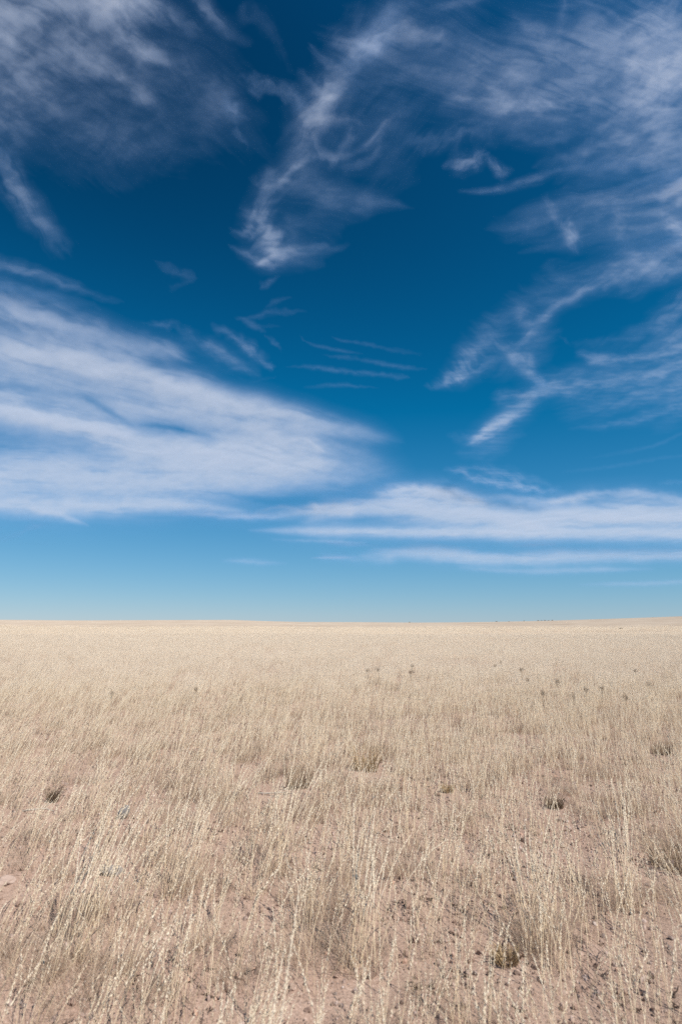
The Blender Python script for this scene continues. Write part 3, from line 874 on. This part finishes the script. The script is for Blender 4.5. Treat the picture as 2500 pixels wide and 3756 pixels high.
def tuft(rg, ns=14, detail=2, h=.62, spread=.05, nleaf=70, stemw=.00115, each=None):
    """returns stem, seed and leaf buffers of one tuft"""
    S, H, L = Buf(), Buf(), Buf()
    for _ in range(ns):
        if each is not None:
            S, H = Buf(), Buf()
            each.append((S, H))
        a = rg.random() * 6.28; r = spread * math.sqrt(rg.random())
        hh = h * rg.uniform(.62, 1.12)
        out = rg.normal(0, .16)
        path = stalk_path((r * math.sin(a), r * math.cos(a), -.01), hh, abs(rg.normal(.48, .1)), rg.normal(1.02, .14), WIND + rg.normal(0, .26), 9 if detail > 1 else 6, rg)
        tn = rg.uniform(.15, 1)
        tube(S, path, stemw * rg.uniform(.85, 1.3), stemw * .45, tn)
        if rg.random() < .1: continue
        # seed head along the upper third, on its own thin axis
        f0 = rg.uniform(.48, .62)
        nh = {2: int(hh * 62), 1: 12, 0: 5}[detail]
        kk = {2: 1.0, 1: 1.35, 0: 2.0}[detail]
        tt = rg.uniform(.2, 1)
        seg = len(path) - 1
        if each is not None:
            i0 = int(f0 * seg)
            tube(H, path[i0:], .0016, .0009, tt)
        for q in np.sort(rg.uniform(f0, 1.0, nh)):
            i = min(int(q * seg), seg - 1); f = q * seg - i
            p = path[i] * (1 - f) + path[i + 1] * f
            d = path[i + 1] - path[i]; d = d / np.linalg.norm(d)
            side = rg.normal(size=3); side -= d * side.dot(d); side /= np.linalg.norm(side)
            taper = .55 + .45 * math.sin(math.pi * min(1, max(0, (q - f0) / (1 - f0))))
            off = side * rg.uniform(.001, .0045) * taper
            husk(H, p + off * .6, d + side * rg.uniform(.04, .26), rg.uniform(.012, .021) * kk * taper, rg.uniform(.0015, .0025) * kk, np.clip(tt + rg.normal(0, .2), 0, 1), rg)
        if detail > 1:
            husk(H, path[-1], path[-1] - path[-2], .014, .0014, tt, rg)
    for _ in range(nleaf):
        a = rg.random() * 6.28; r = spread * 1.3 * math.sqrt(rg.random())
        hh = rg.uniform(.07, .24) * h / .62
        path = stalk_path((r * math.sin(a), r * math.cos(a), -.005), hh, rg.uniform(.15, .6), rg.uniform(.8, 2.0), a + rg.normal(0, .5), 5, rg)
        ribbon(L, path, rg.uniform(.0004, .0009), rg.uniform(0, 1), rg)
    return S, H, L


def joined(name, parts):
    """one mesh with three materials, for the sward"""
    vs, ts, at, mi, n = [], [], [], [], 0
    mats = []
    for k, (b, m) in enumerate(parts):
        if not b.n: continue
        v, t, a = b.arrays()
        vs.append(v); ts.append(t + n); at.append(a); mi.append(np.full(len(t), len(mats))); n += len(v)
        mats.append(m)
    me = mesh_from(name, np.vstack(vs), tris=np.vstack(ts), attrs={'tint': np.concatenate(at)})
    for m in mats: me.materials.append(m)
    me.polygons.foreach_set('material_index', np.concatenate(mi).astype(np.int32))
    return me


def scatter(name, label, meshes, pos, rot, scale, idx):
    """one 'stuff' object: a point for every clump, the clumps set on the points"""
    lib = bpy.data.collections.new(name + '_kinds')
    for i, me in enumerate(meshes):
        lib.objects.link(bpy.data.objects.new('%s_kind.%03d' % (name, i), me))
    me = bpy.data.meshes.new(name)
    me.vertices.add(len(pos))
    me.vertices.foreach_set('co', np.asarray(pos, np.float32).ravel())
    a = me.attributes.new('turn', 'FLOAT_VECTOR', 'POINT'); a.data.foreach_set('vector', np.asarray(rot, np.float32).ravel())
    a = me.attributes.new('size', 'FLOAT', 'POINT'); a.data.foreach_set('value', np.asarray(scale, np.float32))
    a = me.attributes.new('pick', 'INT', 'POINT'); a.data.foreach_set('value', np.asarray(idx, np.int32))
    o = link(bpy.data.objects.new(name, me))
    ng = bpy.data.node_groups.new(name, 'GeometryNodeTree')
    ng.interface.new_socket('Geometry', in_out='INPUT', socket_type='NodeSocketGeometry')
    ng.interface.new_socket('Geometry', in_out='OUTPUT', socket_type='NodeSocketGeometry')
    nd = ng.nodes
    gi, go = nd.new('NodeGroupInput'), nd.new('NodeGroupOutput')
    ci = nd.new('GeometryNodeCollectionInfo')
    ci.inputs['Collection'].default_value = lib
    ci.inputs['Separate Children'].default_value = True
    ci.inputs['Reset Children'].default_value = True
    ip = nd.new('GeometryNodeInstanceOnPoints')
    ip.inputs['Pick Instance'].default_value = True

    def attr(nm, ty):
        x = nd.new('GeometryNodeInputNamedAttribute'); x.data_type = ty
        x.inputs['Name'].default_value = nm
        return x.outputs['Attribute']
    ng.links.new(gi.outputs[0], ip.inputs['Points'])
    ng.links.new(ci.outputs[0], ip.inputs['Instance'])
    ng.links.new(attr('pick', 'INT'), ip.inputs['Instance Index'])
    ng.links.new(attr('turn', 'FLOAT_VECTOR'), ip.inputs['Rotation'])
    ng.links.new(attr('size', 'FLOAT'), ip.inputs['Scale'])
    ng.links.new(ip.outputs[0], go.inputs[0])
    md = o.modifiers.new('scatter', 'NODES')
    md.node_group = ng
    tag(o, label, None, None, 'stuff')
    return o


def wedge(r0, r1, dens, half=.68):
    """random points in the sector in front of the viewer, a bit wider than the picture"""
    n = int(dens * half * (r1 * r1 - r0 * r0))
    y = np.sqrt(rng.uniform(r0 * r0, r1 * r1, n))
    x = rng.uniform(-half, half, n) * y + rng.uniform(-1.2, 1.2, n)
    return x, y


def at(X, Y, h=0.0):
    """the point h above the ground seen at a photo pixel"""
    dx, dy, dz = ray(X, Y)
    z = 0.0
    for _ in range(6):
        t = (EYE - z - h) / -float(dz)
        z = float(terrain(dx * t, dy * t))
    return float(dx * t), float(dy * t), z


# loose things lying in gaps of the sward: nothing tall grows right in front of them
GAPS = [(450, 3003, .10, .5), (412, 3205, .12, .45), (25, 3235, .14, .4), (140, 2985, .16, .5), (1010, 2918, .2, .5), (2033, 2962, .14, .5),
        (2425, 2768, .16, .7), (2480, 3178, .2, .4), (1340, 2826, .2, .6), (195, 2942, .12, .5), (1095, 2886, .2, .5), (1853, 3530, .16, .3), (1640, 2905, .12, .5)]


def clear_of_gaps(x, y):
    k = np.ones(len(x), bool)
    for X, Y, hw, front in GAPS:
        px, py, _ = at(X, Y)
        u = (x * (py / np.maximum(y, .1)) - px)
        k &= ~((np.abs(u) < hw) & (y < py + .08) & (y > py - front))
    return k


def bareness(x, y):
    return fbm(x / .75, y / .75, 4, 400) * .6 + fbm(x / 4.2, y / 4.2, 3, 410) * .4


def sow(name, label, meshes, x, y, smin, smax, turn=.2):
    n = len(x)
    pos = np.stack([x, y, terrain(x, y)], 1)
    rot = np.stack([np.zeros(n), np.zeros(n), rng.normal(0, turn, n)], 1)
    return scatter(name, label, meshes, pos, rot, rng.uniform(smin, smax, n), rng.integers(0, len(meshes), n))


rg = np.random.default_rng(11)
near_kinds = []
for i in range(14):
    S, H, L = tuft(rg, ns=int(rg.integers(2, 6)), detail=2, h=rg.uniform(.34, .56), spread=rg.uniform(.03, .12), nleaf=22)
    near_kinds.append(joined('grass_clump', [(S, M_STEM), (H, M_SEED), (L, M_LEAF)]))
mid_kinds = []
for i in range(6):
    S, H, L = tuft(rg, ns=26, detail=1, h=.44, spread=.28, nleaf=50, stemw=.0014)
    mid_kinds.append(joined('grass_clump', [(S, M_STEM_FAR), (H, M_SEED_FAR), (L, M_LEAF)]))
far_kinds = []
for i in range(5):
    S, H, L = tuft(rg, ns=110, detail=0, h=.48, spread=1.1, nleaf=60, stemw=.003)
    far_kinds.append(joined('grass_patch', [(S, M_STEM_FAR), (H, M_SEED_FAR), (L, M_LEAF)]))
fuzz_kinds = []
for i in range(5):
    S, H, L = tuft(rg, ns=0, h=.5, spread=.1, nleaf=240)
    fuzz_kinds.append(L.mesh('leaf_tussock', M_LEAF))

x, y = wedge(1.3, 21, 60)
lo = .42 + .22 * sstep(5, 12, y) + .16 * sstep(4.6, 2.6, y)
k = rng.random(len(x)) < sstep(.34, .62, bareness(x, y)) * (1 - lo) + lo
k &= clear_of_gaps(x, y) & (rng.random(len(x)) > sstep(12, 21, y))
x, y = x[k], y[k]
sow('dry_grass', 'tall dry straw coloured grass with nodding pale seed heads', near_kinds, x, y, .7, 1.12)
x2, y2 = wedge(1.3, 30, 15)
k = rng.random(len(x2)) < sstep(.40, .60, bareness(x2 + .2, y2)) * .85 + .06
k &= clear_of_gaps(x2, y2)
sow('leaf_litter', 'soft greyish tussocks of fine dead grass leaves on the soil', fuzz_kinds, x2[k], y2[k], .55, 1.15, 3.0)
x, y = wedge(11, 80, 8)
k = rng.random(len(x)) < (sstep(.3, .5, bareness(x, y)) * .5 + .5) * sstep(10, 20, y)
sow('distant_grass', 'pale dry grass covering the middle of the plain', mid_kinds, x[k], y[k], .75, 1.1)
x, y = wedge(70, 420, .34)
k = (rng.random(len(x)) > sstep(180, 420, y)) & (rng.random(len(x)) < .45 + .55 * sstep(.36, .6, fbm(x / 40, y / 14, 4, 420)))
x, y = x[k], y[k]
sow('far_grass', 'dry grass fading into an even pale sward towards the skyline', far_kinds, x, y, .8, 1.1)

# ------------------------------------------------------------------ grit and pebbles
def stone_mesh(rg, sub, rough, flat, name, mat):
    bm = bmesh.new()
    bmesh.ops.create_icosphere(bm, subdivisions=sub, radius=1)
    o1 = rg.random(3) * 50
    for v in bm.verts:
        p = v.co
        k = 1 + rough * (2 * float(fbm(np.array([p.x * 1.3 + o1[0] + p.z]), np.array([p.y * 1.3 + o1[1] - p.z * .7]), 3, 500)[0]) - 1)
        v.co = Vector((p.x * k, p.y * k * .8, p.z * k * flat))
    me = bpy.data.meshes.new(name)
    bm.to_mesh(me); bm.free()
    me.materials.append(mat)
    return me


def pebble_mat():
    m, N = new_mat('granite_grit')
    oi = N.n('ShaderNodeObjectInfo')
    c = N.ramp(oi.outputs['Random'], [(0, (.09, .065, .055)), (.25, (.22, .145, .11)), (.5, (.42, .28, .21)), (.75, (.40, .30, .25)), (.93, (.50, .27, .16)), (1, (.60, .50, .44))])
    g = N.n('ShaderNodeTexCoord')
    c = N.mix(.35, c, N.ramp(N.noise(g.outputs['Object'], 4, 4, .7), [(.3, (.2, .14, .11)), (.7, (.7, .55, .47))]))
    b = N.n('ShaderNodeBsdfPrincipled')
    b.inputs['Roughness'].default_value = .75
    N.l(c, b.inputs['Base Color'])
    o = N.n('ShaderNodeOutputMaterial'); N.l(b.outputs[0], o.inputs['Surface'])
    return m


MP = pebble_mat()
peb = [stone_mesh(rg, 1, .55, rg.uniform(.5, .8), 'grit', MP) for _ in range(8)]
x, y = wedge(1.3, 11, 900, .62)
k = rng.random(len(x)) < np.clip(sstep(.62, .36, bareness(x, y)) * .9 + .15, 0, 1) * np.clip(6 / y, .25, 1)
x, y = x[k], y[k]
n = len(x)
scatter('gravel', 'pink and orange granite grit scattered over the bare soil', peb, np.stack([x, y, terrain(x, y) + .001], 1), rng.uniform(0, 6.28, (n, 3)),
        .003 + .017 * rng.random(n) ** 5, rng.integers(0, 8, n))

# crumbly clods of the same soil, with dark bits of stalk and dung among them
def clod_mat(name, stops):
    m, N = new_mat(name)
    oi = N.n('ShaderNodeObjectInfo')
    g = N.n('ShaderNodeTexCoord')
    c = N.ramp(oi.outputs['Random'], stops)
    c = N.mix(N.ramp(N.noise(g.outputs['Object'], 3.5, 5, .75), [(.35, .7), (.6, 0.)]), c, (.10, .07, .055))
    b = N.n('ShaderNodeBsdfDiffuse')
    N.l(c, b.inputs['Color'])
    o = N.n('ShaderNodeOutputMaterial'); N.l(b.outputs[0], o.inputs['Surface'])
    return m


MCLOD = clod_mat('soil_clod', [(0, (.32, .21, .16)), (.5, (.41, .285, .22)), (1, (.47, .345, .275))])
MDARK = clod_mat('dark_debris', [(0, (.05, .038, .032)), (.6, (.11, .08, .062)), (1, (.22, .15, .11))])
clods = [stone_mesh(rg, 2, .75, rg.uniform(.55, .85), 'clod', MCLOD) for _ in range(8)]
x, y = wedge(1.3, 16, 300, .64)
k = rng.random(len(x)) < np.clip(sstep(.56, .34, fbm(x / .5, y / .5, 4, 430)) * .9 + .1, 0, 1) * np.clip(5 / y, .3, 1)
x, y = x[k], y[k]
n = len(x)
scatter('soil_clods', 'crumbly clods of pinkish soil lying between the grass', clods, np.stack([x, y, terrain(x, y)], 1), rng.uniform(0, 6.28, (n, 3)),
        .005 + .019 * rng.random(n) ** 3, rng.integers(0, 8, n))
bits = []
for i in range(8):
    B = Buf()
    for _ in range(int(rg.integers(3, 9))):
        p0 = rg.normal(0, .35, 3) * [1, 1, .15]
        p1 = p0 + rg.normal(0, .6, 3) * [1, 1, .25]
        tube(B, [p0, (p0 + p1) / 2 + rg.normal(0, .08, 3), p1], .09, .05, .5, 4)
    bits.append(B.mesh('debris', MDARK))
x, y = wedge(1.3, 20, 60, .64)
k = rng.random(len(x)) < np.clip(sstep(.60, .36, fbm(x / .9, y / .9, 4, 440)), 0, 1)
x, y = x[k], y[k]
n = len(x)
scatter('plant_debris', 'dark scraps of broken stalks and droppings on the soil', bits, np.stack([x, y, terrain(x, y) + .006], 1),
        np.stack([rng.normal(0, .2, n), rng.normal(0, .2, n), rng.uniform(0, 6.28, n)], 1), .012 + .028 * rng.random(n) ** 2, rng.integers(0, 8, n))


# ------------------------------------------------------------------ single things
def solid(name, col, rough=.8, col2=None, scale=6.0, stripes=False):
    m, N = new_mat(name)
    g = N.n('ShaderNodeTexCoord')
    v = g.outputs['Object']
    if stripes:
        wv = N.n('ShaderNodeTexWave', wave_type='BANDS')
        wv.inputs['Scale'].default_value = scale; wv.inputs['Distortion'].default_value = 5; wv.inputs['Detail'].default_value = 3
        N.l(v, wv.inputs['Vector']); f = wv.outputs['Fac']
    else:
        f = N.noise(v, scale, 5, .65)
    c = N.ramp(f, [(.3, col), (.7, col2 or col)])
    b = N.n('ShaderNodeBsdfPrincipled')
    b.inputs['Roughness'].default_value = rough
    N.l(c, b.inputs['Base Color'])
    bp = N.n('ShaderNodeBump'); bp.inputs['Strength'].default_value = .5; bp.inputs['Distance'].default_value = .004
    N.l(N.noise(v, scale * 4, 5, .7), bp.inputs['Height']); N.l(bp.outputs[0], b.inputs['Normal'])
    o = N.n('ShaderNodeOutputMaterial'); N.l(b.outputs[0], o.inputs['Surface'])
    return m


def put(name, me, loc, rot=(0, 0, 0), sc_=(1, 1, 1)):
    o = bpy.data.objects.new(name, me)
    o.location = loc; o.rotation_euler = rot; o.scale = sc_
    return link(o)


# stones
for (X, Y, sx, sy, sz, rz, ry, lab, cols, st) in [
    (450, 3003, .036, .030, .062, .5, .5, 'upright grey stone with dark stripes, the left field', ((.33, .31, .29), (.10, .092, .088)), True),
    (412, 3205, .06, .045, .03, .3, .1, 'flat grey stone half hidden by stalks', ((.30, .26, .23), (.15, .13, .115)), False),
    (14, 3246, .06, .05, .028, .9, .1, 'low pinkish crumbly rock at the left edge of the field', ((.50, .38, .31), (.32, .22, .17)), False)]:
    me = stone_mesh(rg, 4, .42, 1, 'stone', solid('stone_' + lab.split()[1], cols[0], .8, cols[1], 38 if st else 22, st))
    px, py, pz = at(X, Y)
    o = put('stone', me, (px, py, pz + sz * .55), (0, ry, rz), (sx, sy, sz))
    tag(o, lab, 'stone')

# pale sticks
MSTICK = solid('bleached_wood', (.50, .44, .37), .8, (.30, .25, .2), 14)
for (X, Y, ln, rz, lab) in [(140, 2985, .24, .1, 'curved bleached stick lying beside dark soil on the left'), (1010, 2918, .30, .05, 'thin straight bleached stick lying in the middle of the field')]:
    B = Buf()
    s_ = np.linspace(-.5, .5, 9)
    crv = .10 if 'curved' in lab else .02
    pts = np.stack([s_ * ln, .012 * np.sin(s_ * 9), .018 + crv * ln * (.25 - s_ ** 2) * 3], 1)
    tube(B, pts, .008, .005, .6, 7)
    tube(B, [pts[5], pts[5] + [.02, .015, .018], pts[5] + [.05, .02, .03]], .005, .002, .5, 5)
    px, py, pz = at(X, Y)
    o = put('stick', B.mesh('stick', MSTICK), (px, py, pz), (0, 0, rz))
    tag(o, lab, 'stick')

# withered, dark based tussocks
MROT = straw('withered_blade', (.52, .39, .26), (.13, .09, .065), .1)
MROT2 = straw('brown_blade', (.60, .44, .25), (.26, .17, .10), .1)
MBASE = solid('tussock_base', (.09, .066, .052), .95, (.24, .165, .125), 30)


def tussock(rg_, wid, hgt, n, mat):
    B = Buf()
    for _ in range(n):
        a = rg_.random() * 6.28; r = wid * .5 * math.sqrt(rg_.random())
        path = stalk_path((r * math.sin(a), r * math.cos(a), 0), hgt * rg_.uniform(.3, 1.7), rg_.uniform(0, .6), rg_.uniform(.3, 1.6), a + rg_.normal(0, .7), 4, rg_)
        tube(B, path, rg_.uniform(.0015, .0032), .0008, rg_.random() ** 1.5, 3)
    return B.mesh('stubble', mat)


for (X, Y, wid, hgt, mat, lab) in [
    (2033, 2962, .11, .06, MROT, 'dark round withered tussock on bare soil, right of the middle'),
    (2425, 2768, .17, .09, MROT, 'dark withered tussock farthest back near the right edge'),
    (2482, 3180, .26, .12, MROT, 'largest blackish withered tussock, cut by the right edge'),
    (1340, 2826, .20, .17, MROT2, 'golden brown dead tussock standing just right of the centre'),
    (195, 2942, .06, .08, MROT, 'narrow dark withered tussock near the left edge'),
    (1095, 2886, .18, .10, MROT, 'reddish dark withered tussock behind the straight bleached stick'),
    (1853, 3530, .09, .045, MROT2, 'low brown withered tussock near the bottom right'),
    (1640, 2905, .09, .05, MROT2, 'small brown withered tussock right of the golden brown one')]:
    px, py, pz = at(X, Y)
    t = empty('withered_tussock', (px, py, pz))
    tag(t, lab, 'tussock', 'withered tussocks on the plain')
    st = link(bpy.data.objects.new('stubble', tussock(rg, wid * 1.2, hgt, 210, mat)), t)
    bm_ = stone_mesh(rg, 3, .5, .35, 'root_mound', MBASE)
    b_ = link(bpy.data.objects.new('root_mound', bm_), t)
    b_.scale = (wid * .45, wid * .36, wid * .3)

# dark weeds that stand as high as the grass, far out
MWEED = straw('dark_weed', (.30, .21, .14), (.10, .07, .05), .1)
Sx, Hx = Buf(), Buf()
for _ in range(9):
    path = stalk_path((rg.normal(0, .015), rg.normal(0, .015), -.01), rg.uniform(.4, .5), rg.uniform(0, .15), rg.uniform(.1, .45), rg.random() * 6.28, 6, rg)
    tube(Sx, path, .002, .0012, .7, 3)
    for _ in range(26):
        d = rg.normal(size=3)
        husk(Hx, path[-1] + rg.normal(0, .03, 3), d, rg.uniform(.015, .03), .005, rg.random(), rg)
weed = joined('dark_weed', [(Sx, MWEED), (Hx, MWEED)])
for i, (X, Y, s_) in enumerate([(1350, 2462, 1.), (1386, 2458, .7), (1507, 2467, 1.15), (1912, 2458, 1.2), (2044, 2502, .9), (1931, 2494, .7), (2145, 2528, .8), (2203, 2527, .9),
                                (2379, 2513, 1.1), (1816, 2444, .8), (1835, 2430, .6), (2330, 2462, .8), (720, 2530, .6), (410, 2545, .6), (1990, 2545, .7), (2290, 2560, .8), (1510, 2444, .7), (2100, 2560, .7)]):
    px, py, pz = at(X, Y, .29)
    o = put('dark_weed', weed, (px, py, pz), (0, 0, rg.random() * 6.28), (s_ * .5, s_ * .5, .68))
    tag(o, 'small dark brown weed standing alone in the pale grass', 'weed', 'dark weeds dotting the plain')

# low scrub on the skyline
MBUSH = straw('scrub_leaf', (.30, .24, .16), (.13, .105, .07), .15)


def scrub(rg_, w, h):
    B = Buf()
    for _ in range(10):
        a = rg_.random() * 6.28
        p = np.array([math.cos(a) * w * .3 * rg_.random(), math.sin(a) * w * .3 * rg_.random(), h * rg_.uniform(.4, .8)])
        tube(B, [[0, 0, -.3], p * .5, p], .06, .02, .2, 4)
    for _ in range(420):
        d = rg_.normal(size=3); d /= np.linalg.norm(d)
        p = d * rg_.random() ** .4 * [w * .5, w * .5, h * .5] + [0, 0, h * .5]
        husk(B, p, rg_.normal(size=3), .28, .10, rg_.random(), rg_)
    return B.mesh('scrub', MBUSH)


bush = [scrub(rg, 3.2, 1.7) for _ in range(3)]
SCR = [(1501, 2290, 1000, 1.), (1820, 2285, 1020, 1.1), (1866, 2284, 1050, .8), (1921, 2283, 1030, 1.), (1972, 2281, 1000, 1.1), (1984, 2281, 1010, .9), (1997, 2281, 990, 1.2),
       (2010, 2280, 1000, .9), (2024, 2280, 1015, 1.1), (2277, 2332, 175, .35), (2392, 2272, 1000, .7), (2260, 2274, 1040, .6)]
for i, (X, Y, dist, s_) in enumerate(SCR):
    dx, dy, dz = ray(X, Y)
    px, py = float(dx / dy * dist), float(dist)
    o = put('scrub_bush', bush[i % 3], (px, py, float(terrain(px, py)) + .1), (0, 0, rg.random() * 6.28), (s_ * 1.0, s_ * 1.0, s_ * .45))
    lab = {0: 'lone dark bush just below the skyline in the middle', 1: 'first dark bush left of the row on the skyline', 2: 'second dark bush left of the row on the skyline, the smallest',
           3: 'dark bush nearest to the left end of the skyline row', 9: 'single low bush inside the grass on the far right', 10: 'dark bush on the skyline closest to the right edge', 11: 'faint bush on the skyline between the row and the right edge'}
    tag(o, lab.get(i, 'dark bush in the close row of five on the skyline'), 'bush', 'bushes along the skyline')

# single tufts near the viewer, each with its stems, seed heads and leaves
for (X, Y, h, ns, lab, place) in [
    (0, 0, .90, 5, 'nearest blurred tuft with two fat seed heads at the bottom centre', (-.22, 1.36)),
    (250, 3530, .72, 20, 'dense leaning tuft at the bottom left, thick with cream seed heads', None),
    (1330, 3560, .66, 18, 'bright upright tuft near the bottom, right of the centre', None),
    (1960, 3500, .68, 16, 'tall tuft with greenish seed heads at the bottom right', None),
    (225, 3440, .55, 12, 'tuft with a golden brown leafy base at the lower left', None),
    (1010, 3210, .66, 16, 'tall straight tuft left of the centre beside a dark hollow', None),
    (2300, 3330, .68, 16, 'dense tuft near the right edge below the blackish tussock', None),
    (640, 3290, .62, 15, 'feathery tuft leaning right between the flat stone and the dark hollow', None)]:
    px, py = place if place else at(X, Y)[:2]
    t = empty('grass_tuft', (px, py, float(terrain(px, py))))
    tag(t, lab, 'grass tuft', 'tufts of grass near the viewer')
    each = []
    L = tuft(rg, ns=ns, detail=2, h=h, spread=.06, nleaf=150, stemw=.0014, each=each)[2]
    for S, H in each:
        st = link(bpy.data.objects.new('stalk', S.mesh('stalk', M_STEM)), t)
        if H.n: link(bpy.data.objects.new('seed_head', H.mesh('seed_head', M_SEED)), st)
    tag(link(bpy.data.objects.new('leaves', L.mesh('leaves', M_LEAF)), t), kind='stuff')
